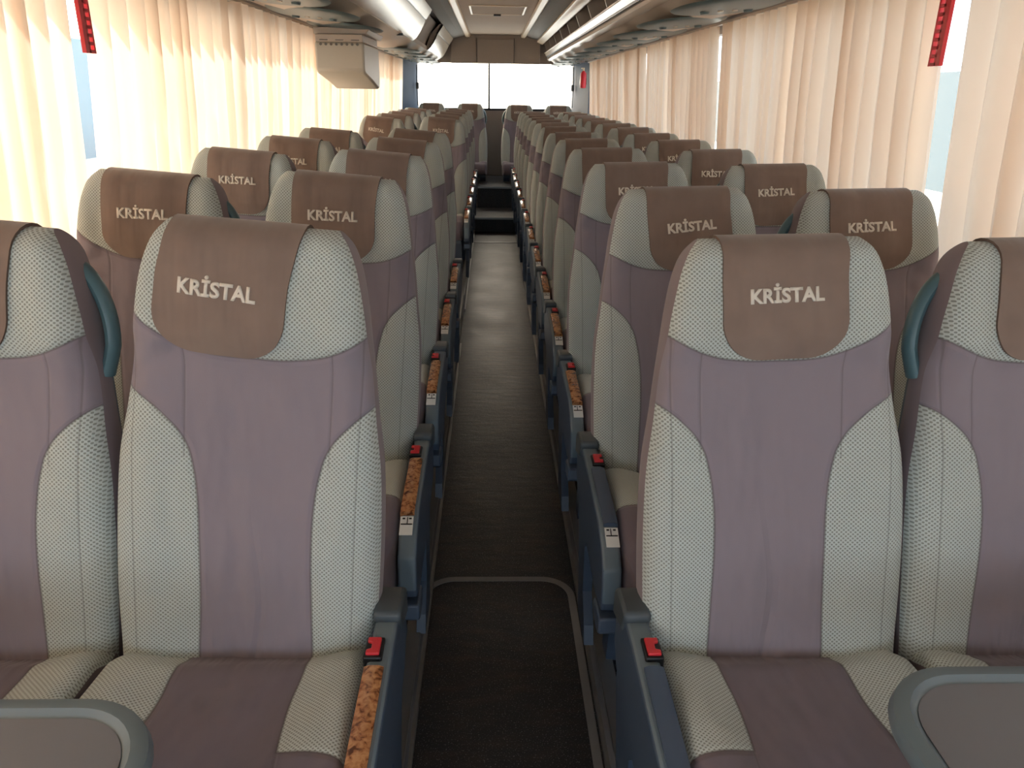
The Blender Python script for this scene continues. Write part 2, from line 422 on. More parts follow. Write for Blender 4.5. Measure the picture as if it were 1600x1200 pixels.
def f_back(u, v):
    n = .016*math.exp(-((v-.22)/.14)**2)*(1-(abs(u)/.24)**2)
    n += .026*sstep(v, .515, .59)*(1-.25*(abs(u)/.2)**2) * (1-.35*sstep(v, .64, .75))
    n += .012*sstep(abs(u), .09, .17)*(1-sstep(v, .36, .5))
    n += .0035*math.sin(23*u+4*v)*math.sin(9*v+1)
    n += .002*math.sin(61*u+9*v)*sstep(v, .3, .6)
    n += .004*math.exp(-((u+.02-.01*math.sin(14*v))/.008)**2)*(-1)*(1-sstep(v, .25, .4))
    return n
BACK = Pad(.755, [(-.05, .228), (0, .228), (.1, .231), (.23, .230), (.345, .224), (.435, .211), (.505, .202), (.575, .192), (.63, .184), (.685, .173), (.715, .163), (.735, .153), (.755, .137)],
           f_back, lambda v: .046-.012*sstep(v, .55, .7), -.085, .042)
def f_cush(u, v):
    n = .018*sstep(abs(u), .10, .19)*(1-sstep(v, .3, .42)) + .012*math.sin(min(1, max(0, v/.4))*PI)
    n += .003*math.sin(31*u+7*v)*math.sin(12*v)
    n -= .02*(1-sstep(v, 0, .06))
    n += .02*sstep(v, .1, .38)
    return n
CUSH = Pad(.47, [(-.05, .222), (0, .226), (.2, .230), (.36, .230), (.43, .222), (.47, .205)], f_cush, .03, -.125, .055, v0=-.04)

conv_back = lambda u, v, n: (u, -n, v)
conv_cush = lambda u, v, n: (u, -v, n)

def head_cover(du, rot):
    """brown cloth over the head of the seat, a curved patch lying on the back pad"""
    bm = bmesh.new(); nb, na = 34, 22
    t0 = .541; vs = BACK.L-BACK.rt; t1 = vs+PI*BACK.rt+.17
    ca, sa = math.cos(rot), math.sin(rot); tc = .66
    def P(a, t, off):
        # rotate within the front part only
        k = 1 - sstep(t, .65, .74)
        x = a; y = t
        rx = du*(1-.45*sstep(t, .66, .76)) + x*ca + (y-tc)*sa*1.0*k; ry = y + (-x*sa)*k
        lim = BACK.w(min(ry, BACK.L) if ry < vs else BACK.L-.01)-.004
        return conv_back(*BACK.at(rx, ry, off))
    ts = [t0+(t1-t0)*(i/nb) for i in range(nb+1)]
    hw = .107; rc = .07
    rows = [[], []]
    # finer rows in the rounded lower corners
    ts = [t0+.07*(1-math.cos(PI/2*i/10)) for i in range(10)] + [t0+.07+(t1-t0-.07)*i/nb for i in range(nb+1)]
    for t in ts:
        d = t-t0; w = hw - .003*math.sin((t-t0)*14)
        if d < rc: w = w-rc*1.0+math.sqrt(max(0, rc*rc-(rc-d)**2))*1.0
        w = max(w, .02)
        for s, off in ((0, .006), (1, .001)):
            rows[s].append([bm.verts.new(P(w*(2*i/na-1), t, off)) for i in range(na+1)])
    for s in (0, 1):
        for i in range(len(ts)-1):
            for k in range(na):
                bm.faces.new((rows[s][i][k], rows[s][i][k+1], rows[s][i+1][k+1], rows[s][i+1][k]))
    def rim(A, B):
        for i in range(len(A)-1):
            f = bm.faces.new((A[i], A[i+1], B[i+1], B[i])); f.material_index = 1
    rim([r[0] for r in rows[0]], [r[0] for r in rows[1]]); rim([r[-1] for r in rows[0]], [r[-1] for r in rows[1]])
    rim(rows[0][0], rows[1][0]); rim(rows[0][-1], rows[1][-1])
    return bm, P

def text_mesh(body, size):
    cu = bpy.data.curves.new('lettering', 'FONT'); cu.body = body; cu.size = size; cu.offset = .0013
    cu.align_x = 'CENTER'; cu.align_y = 'CENTER'; cu.extrude = 0.0; cu.resolution_u = 4; cu.space_character = 1.0
    o = bpy.data.objects.new('tmp', cu); COL.objects.link(o)
    dg = bpy.context.evaluated_depsgraph_get(); me = bpy.data.meshes.new_from_object(o.evaluated_get(dg))
    bpy.data.objects.remove(o); bpy.data.curves.remove(cu)
    bm = bmesh.new(); bm.from_mesh(me); bpy.data.meshes.remove(me)
    return bm

HEADS = []
for du, rot, tu, tv in ((-.036, 4.5, -.004, .648), (-.006, -2.0, 0, .652), (.004, -5.5, .004, .648), (-.012, 1.5, -.004, .642)):
    bm, P = head_cover(du, math.radians(rot))
    hm = obj('headrest_cover', bm, [M_BROWN, M_HEM], smooth=True); COL.objects.unlink(hm)
    tb = text_mesh('KRİSTAL', .036)
    xs = [v.co.x for v in tb.verts]; sx = .123/(max(xs)-min(xs)); cx0 = (max(xs)+min(xs))/2
    bmesh.ops.subdivide_edges(tb, edges=[e for e in tb.edges if e.calc_length() > .012], cuts=2)
    ext = bmesh.ops.extrude_face_region(tb, geom=tb.faces[:]); top = {g for g in ext['geom'] if isinstance(g, bmesh.types.BMVert)}
    for v in tb.verts:
        off = .0078 if v in top else .0055
        v.co = P(tu+(v.co.x-cx0)*sx, tv+v.co.y*.95, off)
    lm = obj('lettering', tb, M_THREAD); COL.objects.unlink(lm)
    HEADS.append((hm.data, lm.data)); bpy.data.objects.remove(hm); bpy.data.objects.remove(lm)

def keep(o):
    """turn a freshly built object into shared mesh data"""
    me = o.data; bpy.data.objects.remove(o); return me

MESH = {}
for sd in (1, -1):
    MESH['back', sd] = keep(obj('backrest', BACK.build(conv_back), [M_BACK[sd], M_GUS], smooth=True))
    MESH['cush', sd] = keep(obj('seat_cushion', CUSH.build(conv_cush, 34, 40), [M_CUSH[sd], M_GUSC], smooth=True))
bm = bmesh.new()     # hard shell behind the pad
sh = [(.212, .0), (.214, .2), (.21, .4), (.195, .52), (.165, .64), (.12, .70)]
ring0 = [(x, z) for x, z in sh] + [(-x, z) for x, z in reversed(sh)]
prism(bm, [(x, z-.03) for x, z in ring0], 'y', .078, .108)
MESH['shell'] = keep(obj('back_shell', bm, M_SHELL, bevel=0))
# teal grab handle on the shoulder of the window seats (aisle side = +x, mirrored for the right)
for sd in (1, -1):
    bm = bmesh.new(); pth = []; N_ = 16
    for i in range(N_+1):
        q = i/N_*PI/2
        pth.append((sd*(.115+.098*math.sin(q)), .070, .56+.150*math.cos(q)))
    for i in range(1, 4): pth.append((sd*(.213-.004*i), .072, .56-.018*i))
    for i in range(len(pth)-1):
        a0, a1 = Vector(pth[i]), Vector(pth[i+1])
    prev = None
    for i, p in enumerate(pth):
        d = (Vector(pth[min(i+1, len(pth)-1)])-Vector(pth[max(i-1, 0)])).normalized(); nn = Vector((d.z, 0, -d.x))
        ring = [bm.verts.new(Vector(p)+nn*.012*math.cos(2*PI*k/12)+Vector((0, 1, 0))*.018*math.sin(2*PI*k/12)) for k in range(12)]
        if prev:
            for k in range(12): bm.faces.new((prev[k], prev[(k+1) % 12], ring[(k+1) % 12], ring[k]))
        else: bm.faces.new(ring)
        prev = ring
    bm.faces.new(prev)
    MESH['handle', sd] = keep(obj('grab_handle', bm, M_TEAL, smooth=True))

# ---- armrest console; built for the side +x
def arm_meshes(sd, inlay_mat):
    out = []
    X = lambda a: sd*a
    xi, xo = .234, .277
    def pr(pts, a, b, mats, name, bev=.004):
        bm = PR(pts, 'x', min(X(a), X(b)), max(X(a), X(b)))
        if isinstance(mats, list):
            bm.normal_update()
            for f in bm.faces:
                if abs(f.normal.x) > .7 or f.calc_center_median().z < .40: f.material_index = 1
        return name, obj(name, bm, mats, bevel=bev)
    # body: profile in (y, z), z from the platform
    body = [(.10, .515), (.03, .532), (-.06, .535), (-.33, .515), (-.40, .490), (-.445, .455), (-.455, .375), (-.44, .345), (-.36, .33), (-.10, .35), (.06, .38), (.10, .42)]
    o = pr(body, xi, xo, [M_ARM, M_ARMD], 'armrest', .007)[1]
    out.append(('armrest', o, None, 0))
    cap = [(.115, .47), (.112, .53), (.09, .545), (.03, .552), (.005, .552), (.0, .538), (.02, .50)]
    out.append(('pivot_cap', pr(cap, xi-.003, xo+.004, M_CAP, 'pivot_cap', .007)[1], 'dark plastic cap at the hinge', 1))
    # inlay, lying on the sloping top
    def top(y): return interp(y, [(-.455, .45), (-.40, .490), (-.33, .515), (-.06, .535), (.03, .532)])
    bm = bmesh.new(); n = 12; A = []
    xa, xb = min(X(xi-.001), X(xo-.011)), max(X(xi-.001), X(xo-.011))
    for i in range(n+1):
        y = -.115-.235*i/n; z = top(y)
        A.append([bm.verts.new(p) for p in ((xa, y, z-.012), (xa, y, z+.004), ((xa*.75+xb*.25), y, z+.0075), ((xa*.25+xb*.75), y, z+.0075), (xb, y, z+.004), (xb, y, z-.012))])
    for i in range(n):
        for k in range(6): bm.faces.new((A[i][k], A[i][(k+1) % 6], A[i+1][(k+1) % 6], A[i+1][k]))
    bm.faces.new(A[0]); bm.faces.new(A[-1])
    out.append(('inlay', obj('inlay', bm, inlay_mat, smooth=True), 'swirled orange brown wood inlay' if inlay_mat is M_BURL else 'slate blue plastic inlay', 1))
    # sticker with its printed sign
    bm = bmesh.new()
    def quad(x0, x1, y0, y1, lift, mi):
        v = [bm.verts.new((X(x), y, top(y)+lift)) for x, y in ((x0, y0), (x1, y0), (x1, y1), (x0, y1))]
        v2 = [bm.verts.new((w.co.x, w.co.y, w.co.z-.0015)) for w in v]
        for f in (v, v2, (v[0], v[1], v2[1], v2[0]), (v[1], v[2], v2[2], v2[1]), (v[2], v[3], v2[3], v2[2]), (v[3], v[0], v2[0], v2[3])):
            bm.faces.new(f).material_index = mi
    quad(xi+.001, xi+.031, -.358, -.404, .002, 0)
    quad(xi+.0165, xi+.0185, -.361, -.378, .0028, 1); quad(xi+.003, xi+.029, -.378, -.3795, .0028, 1)
    quad(xi+.006, xi+.012, -.3625, -.3655, .0028, 1); quad(xi+.021, xi+.027, -.3625, -.3655, .0028, 1)
    out.append(('sticker', obj('sticker', bm, [M_STICK, M_BLK]), 'small white sticker with a dark printed sign', 1))
    # seat belt buckle let into the top
    y0, y1 = -.045, -.098
    bm = box(bmesh.new(), min(X(xi-.006), X(xi+.026)), max(X(xi-.006), X(xi+.026)), y1, y0, .508, .5405)
    out.append(('buckle_well', obj('buckle_well', bm, M_BLK, bevel=.003), 'black buckle housing', 1))
    pts = [(X(xi-.002), y0-.006), (X(xi+.021), y0-.006), (X(xi+.021), y1+.006), (X(xi-.002), y1+.006), (X(xi-.002), y1+.016), (X(xi+.006), y1+.019), (X(xi+.006), y0-.019), (X(xi-.002), y0-.016)]
    out.append(('release_button', obj('release_button', PR(pts, 'z', .525, .5455), M_RED, bevel=.002), 'red seat belt release button', 2))
    # stop block and folding foot under the front of the arm
    stop = [(-.455, .335), (-.462, .30), (-.44, .285), (-.38, .285), (-.36, .325)]
    out.append(('stop_block', pr(stop, xi, xo+.004, M_ARMD, 'stop_block', .005)[1], 'dark blue block under the arm', 1))
    return out
ARMS = {}
for key in ((1, 'wood'), (-1, 'wood'), (-1, 'plain')):
    res = arm_meshes(key[0], M_BURL if key[1] == 'wood' else M_ARMD)
    ARMS[key] = res      # prototypes, copied from and finally removed

def side_frame(sd):
    bm = bmesh.new(); x0, x1 = .236, .262
    pts = [(.11, .46), (.12, .30), (.06, .16), (.02, .0), (-.14, .0), (-.12, .05), (-.06, .12), (-.05, .26), (-.14, .36), (-.14, .46)]
    prism(bm, pts, 'x', min(sd*x0, sd*x1), max(sd*x0, sd*x1)); return bm
for sd in (1, -1):
    MESH['side', sd] = keep(obj('side_frame', side_frame(sd), M_ARMD))
    bm = bmesh.new()
    pts = [(-.26, .355), (-.20, .355), (-.13, .0), (-.20, .0)]
    prism(bm, pts, 'x', min(sd*.13, sd*.21), max(sd*.13, sd*.21))
    MESH['leg', sd] = keep(obj('leg', bm, M_ARMD))
    bm = bmesh.new(); box(bm, -.21, .21, -.40, .08, .325, .353)
    MESH['pan', sd] = keep(obj('seat_pan', bm, M_SHELL))

BW = None
def part(name, me, parent, loc=(0, 0, 0), rot=(0, 0, 0), label=None):
    o = bpy.data.objects.new(name, me); COL.objects.link(o); o.parent = parent
    o.location = loc; o.rotation_euler = rot
    if label: o['label'] = label
    return o
def seat(label, group, x, ycrease, z0, sd, recline, aisle=True, wood='wood', head=1, lean=0.0, yaw=0.0, scale_w=1.0, arm=True, cz=.48):
    t = thing('coach_seat', label, 'seat', (x, ycrease, z0), group)
    t.rotation_euler = (0, 0, yaw)
    R = math.radians
    rot = (-R(recline), R(lean), 0)
    part('backrest', MESH['back', sd], t, (0, 0, cz), rot)
    hc = part('headrest_cover', HEADS[head][0], t, (0, 0, cz), rot, 'brown velvet cover over the head of the seat')
    part('lettering', HEADS[head][1], hc, label='cream embroidered lettering')
    part('back_shell', MESH['shell'], t, (0, 0, cz), rot, 'grey blue hard shell behind the backrest')
    part('seat_cushion', MESH['cush', sd], t, (0, 0, cz))
    part('seat_pan', MESH['pan', sd], t, (0, 0, cz-.48), label='grey blue tray under the cushion')
    part('leg', MESH['leg', 1], t, (0, 0, cz-.48)); part('leg', MESH['leg', -1], t, (0, 0, cz-.48))
    if aisle and arm:
        root = None; well = None
        for nm, src, lb, lvl in ARMS[(sd, wood)]:
            o = src.copy(); COL.objects.link(o); o.parent = t if nm == 'armrest' else root
            o.location = (0, 0, cz-.48)if nm == 'armrest' else (0, 0, 0)
            if lb: o['label'] = lb
            if nm == 'armrest': root = o
        part('side_frame', MESH['side', sd], t, (0, 0, cz-.48), label='slate blue frame under the armrest')
    if not aisle:
        part('grab_handle', MESH['handle', sd], t, (0, 0, cz), rot, 'teal grab handle on the shoulder')
    if sd < 0:      # the right-hand backs are a little wider and lower
        for c in t.children:
            if c.name.split('.')[0] in ('backrest', 'headrest_cover', 'back_shell', 'grab_handle'): c.scale = (1.035, 1, .988)
    return t

ORD = ['first', 'second', 'third', 'fourth', 'fifth', 'sixth', 'seventh', 'eighth', 'ninth', 'tenth', 'eleventh', 'twelfth', 'thirteenth']
hl = [(0, 3), (1, 1), (1, 1), (3, 1), (0, 2), (1, 0), (1, 1), (3, 1), (2, 1), (1, 1)]
hr = [(1, 3), (2, 1), (1, 1), (1, 3), (3, 1), (1, 1), (0, 2), (1, 1), (1, 3), (3, 1), (1, 1), (1, 1), (1, 2)]
left_y = [1.13+.765*k for k in range(5)] + [6.28+.765*j for j in range(5)]
for k, y in enumerate(left_y):
    if k < 5:
        la = f'two-tone aisle-side coach seat left of the aisle, {ORD[k]} from the front, brown headrest cover'
        lw = f'window-side coach seat along the left curtains, {ORD[k]} from the front, teal shoulder handle'
    else:
        la = f'aisle-side coach seat left of the aisle, {ORD[k-5]} row behind the side door gap'
        lw = f'window-side coach seat by the left curtains, {ORD[k-5]} row behind the side door gap'
    ra = 8 + (0 if k == 0 else random.uniform(-.8, .8))
    seat(la, 'seats left of the aisle', -.440, y, PLAT, 1, ra, True, 'wood', hl[k][0], 4.2)
    seat(lw, 'seats left of the aisle', -.912, y, PLAT, 1, ra+(1 if k == 0 else 0), False, 'wood', hl[k][1], 4.2)
for k in range(13):
    y = 1.125+.72*k
    la = f'{"light and mauve" if k else "large two-tone"} aisle-side coach seat right of the aisle, {ORD[k]} from the front'
    lw = f'window-side coach seat along the right curtains, {ORD[k]} from the front'
    ra = 13.5 + (0 if k == 0 else random.uniform(-1, 1))
    seat(la, 'seats right of the aisle', .525, y, PLAT, -1, ra, True, 'plain' if k < 2 else 'wood', hr[k][0], -1.5)
    seat(lw, 'seats right of the aisle', 1.010, y, PLAT, -1, ra, False, 'wood', hr[k][1], -1.5)
for x, sd, nm in ((-.285, 1, 'left of the centre gap'), (.375, -1, 'right of the centre gap'), (-.80, 1, 'at the left rear corner pillar'), (.90, -1, 'at the right rear corner pillar')):
    seat('rear bench coach seat under the back window, ' + nm, 'seats of the rear row', x, 10.75, .16, sd, 7, False, 'wood', 1, 0)
for res in ARMS.values():
    for nm, src, lb, lvl in res: bpy.data.objects.remove(src)

# ------------------------------------------------------------------ shell of the coach
Y0, Y1 = -2.7, 11.25
def wallx(z): return 1.225+.05*(1.9-z)
bm = bmesh.new(); box(bm, CX-.30, CX+.30, Y0, 9.05, -.06, 0)
struct(obj('floor', bm, M_FLOOR))
for sd, nm in ((-1, 'left'), (1, 'right')):
    xa, xb = CX+sd*.255, CX+sd*1.28
    lo, hi = min(xa, xb), max(xa, xb)
    bm = bmesh.new()
    if sd < 0:
        box(bm, lo, hi, Y0, 4.72, -.03, PLAT); box(bm, lo, hi, 5.55, 9.05, -.03, PLAT)
        box(bm, lo, hi, 4.72, 5.55, -.40, -.25)     # bottom of the stairwell
    else: box(bm, lo, hi, Y0, 9.05, -.03, PLAT)
    struct(obj('platform_'+nm, bm, M_FLOOR))
    # beige kick board and metal nosing along the platform
    segs = ((Y0, 4.72), (5.55, 9.05)) if sd < 0 else ((Y0, 9.05),)
    bm = bmesh.new(); bt = bmesh.new()
    for a, b in segs:
        x = CX+sd*.253; box(bm, min(x, x-sd*.006), max(x, x-sd*.006), a, b, .004, PLAT-.012)
        box(bt, min(x-sd*.010, x+sd*.03), max(x-sd*.010, x+sd*.03), a, b, PLAT-.012, PLAT+.004)
        box(bt, min(x-sd*.016, x-sd*.006), max(x-sd*.016, x-sd*.006), a, b, .0, .018)
    struct(obj('baseboard_'+nm, bm, M_WALL)); struct(obj('trim_'+('1' if sd < 0 else '2'), bt, M_STEEL))
# rear steps
bm = bmesh.new(); box(bm, CX-1.24, CX+1.24, 9.05, 9.88, -.06, .16); struct(obj('rear_step', bm, M_FLOOR))
bm = bmesh.new(); box(bm, CX-1.24, CX+1.24, 9.88, Y1, -.06, .165)
box(bm, CX-.22, CX+.26, 9.88, Y1, .165, .42); struct(obj('rear_platform', bm, M_FLOOR))
bm = bmesh.new(); box(bm, CX-.25, CX+.25, 9.035, 9.05, .142, .165); box(bm, CX-.25, CX+.25, 8.32, 8.345, 0, .006); box(bm, CX-.22, CX+.26, 9.865, 9.88, .40, .424)
struct(obj('trim_3', bm, M_STEEL))
# tape outline of the floor hatch
bm = bmesh.new()
def outline(x0, x1, y0, y1, r, w, n=10):
    o = rrect(x0, x1, y0, y1, r, n); i = rrect(x0+w, x1-w, y0+w, y1-w, r-w, n)
    for z0, z1 in ((0.0005, .003),):
        A = [bm.verts.new((*p, z1)) for p in o]; B = [bm.verts.new((*p, z1)) for p in i]; C = [bm.verts.new((*p, z0)) for p in o]; D = [bm.verts.new((*p, z0)) for p in i]
        k = len(o)
        for a in range(k):
            b = (a+1) % k
            bm.faces.new((A[a], A[b], B[b], B[a])); bm.faces.new((A[a], A[b], C[b], C[a])); bm.faces.new((B[a], B[b], D[b], D[a])); bm.faces.new((C[a], C[b], D[b], D[a]))
outline(-.222, .282, -1.2, 2.19, .11, .023)
tag(obj('floor_tape', bm, M_TAPE), 'grey tape outlining the rounded floor hatch in the aisle', 'tape')
# bright stair edge left of the aisle
t = thing('stair_edge', 'pale metal frame edging the stairwell left of the aisle', 'stair edge', (-.212, 5.62, 0))
obj('edge_rail', BOX(-.004, .012, -.82, -.05, .0, .135), M_STEEL, t); obj('step_tread', BOX(-.13, .0, -.80, -.07, -.04, .10), M_POST, t)

# side walls, windows, pillars
for sd, nm in ((-1, 'left'), (1, 'right')):
    bm = bmesh.new()
    lowp = [(CX+sd*1.30, -.4), (CX+sd*1.275, .93), (CX+sd*1.235, .95), (CX+sd*1.245, .93), (CX+sd*1.262, -.4)]
    lowp = [(CX+sd*1.34, -.4), (CX+sd*1.325, .93), (CX+sd*1.272, .93), (CX+sd*1.285, -.4)]
    prism(bm, lowp, 'y', Y0, Y1)
    prism(bm, [(CX+sd*1.26, 1.86), (CX+sd*1.26, 2.05), (CX+sd*1.225, 2.05), (CX+sd*1.215, 1.95), (CX+sd*1.215, 1.86)], 'y', Y0, Y1)
    struct(obj('wall_'+nm, bm, M_WALL))
    pil = {-1: (-2.6, -.9, 1.135, 3.63, 4.70, 6.6, 8.6, 10.4), 1: (-2.6, -.9, .9, 4.43, 6.5, 8.5, 10.3)}[sd]  # unseen left post moved behind the near curtain joint to block a sun streak
    bm = bmesh.new()
    for y in pil:
        prism(bm, [(CX+sd*1.296, .93), (CX+sd*1.242, 1.87), (CX+sd*1.205, 1.87), (CX+sd*1.262, .93)], 'y', y-.035, y+.035)
    struct(obj('window_post_'+nm, bm, M_POST))
    bm = bmesh.new()
    prism(bm, [(CX+sd*1.304, .92), (CX+sd*1.25, 1.88), (CX+sd*1.245, 1.88), (CX+sd*1.299, .92)], 'y', Y0, 10.6)
    struct(obj('window_'+('1' if sd < 0 else '2'), bm, M_GLASS))
    # curtain rail
    x = CX+sd*1.165
    tag(obj('curtain_rail', BOX(min(x-.012, x+.012), max(x-.012, x+.012), -1.0, 10.3, 1.893, 1.905), M_BEIGE),
        f'long beige curtain rail above the {nm} windows', 'rail')

# ------------------------------------------------------------------ curtains
def curtain(sd, ya, yb, label, group, seed, slant=0.0):
    rnd = random.Random(seed)
    bm = bmesh.new(); L = yb-ya; npl = max(5, round(L/.105)); per = 14; n = npl*per; m = 22
    # irregular pleats
    ph = [0]; amp = []
    for i in range(npl): ph.append(ph[-1]+rnd.uniform(.6, 1.4)); amp.append(rnd.uniform(.6, 1.25))
    tot = ph[-1]; amp.append(1)
    x_off = [rnd.uniform(-.5, .5) for _ in range(4)]
    G = []
    for j in range(m+1):
        q = j/m; z = 1.892-q*1.09
        row = []
        for i in range(n+1):
            s = i/n; k = min(npl-1, int(s*npl)); fr = s*npl-k
            yc = ya+L*(ph[k]+(ph[k+1]-ph[k])*fr)/tot
            a = amp[k]*(1-fr)+amp[min(k+1, npl)]*fr
            wob = math.sin(3.1*s*6+seed+q*2.0)*.010*q
            c = math.cos(2*PI*fr)
            fold = .030*a*(.75+.35*q)*(c+.25*math.cos(4*PI*fr+seed))
            y = yc + .010*math.sin(2*PI*fr+.8)*a + slant*q*(s-.5) + .012*q*math.sin(5*s+seed)
            x = 1.168+.062*q + fold*1.15 - .004 + wob*.6
            row.append(bm.verts.new((CX+sd*max(min(x, 1.206+.055*q), 1.118+.096*q), y, z)))
        G.append(row)
    for j in range(m):
        for i in range(n): bm.faces.new((G[j][i], G[j][i+1], G[j+1][i+1], G[j+1][i]))
    o = obj('window_curtain', bm, M_CLOTH, smooth=True)
    for p in o.data.polygons: p.use_smooth = True
    return tag(o, label, 'curtain', group)
RC = [(-.75, .10), (.14, 1.10), (1.14, 2.15), (2.26, 3.32), (3.35, 4.35), (4.50, 5.60), (5.67, 6.42), (6.56, 7.4), (7.46, 8.3), (8.42, 9.3), (9.38, 10.12)]
LC = [(-.70, .2), (.24, 1.138), (1.14, 2.27), (2.40, 3.58), (3.66, 4.64), (4.74, 5.70), (5.74, 6.6), (6.7, 7.6), (7.64, 8.5), (8.66, 9.5), (9.54, 10.3)]
for sd, lst, nm in ((-1, LC, 'left'), (1, RC, 'right')):
    for i, (a, b) in enumerate(lst):
        w = 'cream pleated curtain' if sd < 0 else 'peach pleated curtain'
        if i == 2: lb = f'{w} nearest the camera on the {nm}, beside the red hammer holder'
        elif i < 2: lb = f'{w} on the {nm} beside the camera, {"second" if i else "first"} from the windscreen'
        else: lb = f'{w} on the {nm} windows, {ORD[i-3]} one beyond the red hammer holder'
        curtain(sd, a, b, lb, f'curtains on the {nm}', i*3+(1 if sd > 0 else 2), rnd if False else (.05 if i % 2 else -.03))

# red emergency hammer holders between the curtains
for sd, nm, yy in ((-1, 'left', 2.30), (1, 'right', 2.205)):
    x = CX+sd*1.15
    t = thing('hammer_holder', f'red perforated emergency hammer holder hanging in the {nm} window gap', 'hammer holder', (x, yy, 1.63))
    bm = bmesh.new(); a, b = -.006, .006
    # comb plate: a frame with square holes
    box(bm, a, b, -.028, -.010, 0, .17); box(bm, a, b, .020, .028, 0, .17)
    for i in range(9): box(bm, a, b, -.010, .020, .0+i*.0205, .009+i*.0205)
    box(bm, a, b, -.010, .0, 0, .17)
    obj('perforated_plate', bm, M_RED, t, bevel=.001)
    bm = bmesh.new(); box(bm, -.014, .014, -.045, .045, .165, .20); box(bm, -.012, .012, -.045, -.02, .20, .27)
    tube(bm, [(0, .045, .18), (0, .065, .18)], .012, 10)
    obj('hammer_head', bm, M_RED, t, bevel=.003)

# ------------------------------------------------------------------ ceiling
def prof(pts, y0, y1, sd, thick=.012):
    """open profile (r, z) given thickness upwards and extruded along the coach"""
    lo = [(CX+sd*r, z) for r, z in pts]; hi = [(CX+sd*r, z+thick) for r, z in reversed(pts)]
    return PR(lo+hi, 'y', y0, y1)
YE = 11.15
bm = BOX(CX-.345, CX+.345, Y0, YE, 2.245, 2.275)
struct(obj('ceiling', bm, M_CEIL))
bm = bmesh.new(); prism(bm, [(CX-1.26, 2.0), (CX-1.1, 2.36), (CX-.7, 2.42), (CX+.7, 2.42), (CX+1.1, 2.36), (CX+1.26, 2.0), (CX+1.3, 2.0), (CX+1.15, 2.42), (CX+.7, 2.48), (CX-.7, 2.48), (CX-1.15, 2.42), (CX-1.3, 2.0)], 'y', Y0, Y1)
struct(obj('roof', bm, M_LINER))
for sd in (-1, 1):
    # lacquered strips either side of the centre panel
    pts = [(.335, 2.232), (.345, 2.215), (.385, 2.210), (.402, 2.222), (.405, 2.245), (.335, 2.245)]
    struct(obj('trim_'+('4' if sd < 0 else '5'), PR([(CX+sd*r, z) for r, z in pts], 'y', Y0, YE), M_CREAM, bevel=.003))
    struct(obj('ceiling_'+('left' if sd < 0 else 'right'), prof([(.40, 2.238), (.47, 2.215), (.57, 2.195)], Y0, YE, sd), M_LINER_D))
# roof hatch
t = thing('roof_hatch', 'beige roof hatch with raised frame and small black latch', 'hatch', (.052, 7.75, 2.245))
bm = bmesh.new()
for a in (box,):
    a(bm, -.255, .255, -.40, -.385, -.010, 0); a(bm, -.255, .255, .385, .40, -.010, 0); a(bm, -.255, -.235, -.385, .385, -.010, 0); a(bm, .235, .255, -.385, .385, -.010, 0)
obj('hatch_frame', bm, M_CREAM, t, bevel=.003)
obj('hatch_panel', BOX(-.23, .23, -.38, .38, -.006, 0), M_CEIL, t)
obj('latch', BOX(-.035, .035, .36, .41, -.022, -.004), M_BLK, t, bevel=.003)

UND = [(1.21, 1.935), (1.13, 1.916), (1.0, 1.890), (.9, 1.892), (.80, 1.915), (.74, 1.945)]
def underside(y0, y1, sd):
    """scalloped lower panel: dips a little over every row"""
    bm = bmesh.new(); n = int((y1-y0)/.05); R0 = []
    for i in range(n+1):
        y = y0+(y1-y0)*i/n; row = []
        for r, z in UND:
            row.append(bm.verts.new((CX+sd*r, y, z+.006*math.cos(2*PI*(y-3.46)/.82)*math.sin(PI*(1.2-r)/.46))))
        for r, z in reversed(UND): row.append(bm.verts.new((CX+sd*r, y, z+.04)))
        R0.append(row)
    k = len(R0[0])
    for i in range(n):
        for j in range(k): bm.faces.new((R0[i][j], R0[i][(j+1) % k], R0[i+1][(j+1) % k], R0[i+1][j]))
    bm.faces.new(R0[0]); bm.faces.new(R0[-1]); return bm
def oval_mesh(sd):
    bm = bmesh.new(); N = 28; K = 5; rings = []
    for k in range(K+1):
        q = k/K; rr = math.cos(q*PI/2)**.7 if k < K else 0
        ring = []
        if k == K: continue
        for i in range(N):
            a = 2*PI*i/N; c, s = math.cos(a), math.sin(a)
            x = .215*rr*abs(c)**.85*(1 if c > 0 else -1); y = .335*rr*abs(s)**.85*(1 if s > 0 else -1)
            ring.append(bm.verts.new((x, y, -.022*math.sin(q*PI/2))))
        rings.append(ring)
    for k in range(len(rings)-1):
        for i in range(N): bm.faces.new((rings[k][i], rings[k][(i+1) % N], rings[k+1][(i+1) % N], rings[k+1][i]))
    bm.faces.new(rings[-1]); bm.faces.new(rings[0])
    return bm
OV = keep(obj('service_panel', oval_mesh(1), M_OVAL, smooth=True))
NOZ = keep(obj('air_nozzle', tube(bmesh.new(), [(0, 0, -.014), (0, 0, -.030)], [.022, .017], 14), M_OVAL, smooth=True))
LMP = keep(obj('reading_lamp', tube(bmesh.new(), [(0, 0, -.016), (0, 0, -.026)], .012, 12), M_BEIGE_G, smooth=True))
def panels(parent, ys, sd):
    for y in ys:
        o = part('service_panel', OV, parent, (CX+sd*.915, y, 1.893), (0, sd*math.radians(-4), 0), 'grey teal oval panel under the rack')
        for q in (-.09, .09): part('air_nozzle', NOZ, o, (q, 0, 0))
        for q in (-.03, .03): part('reading_lamp', LMP, o, (q, -.02, 0))
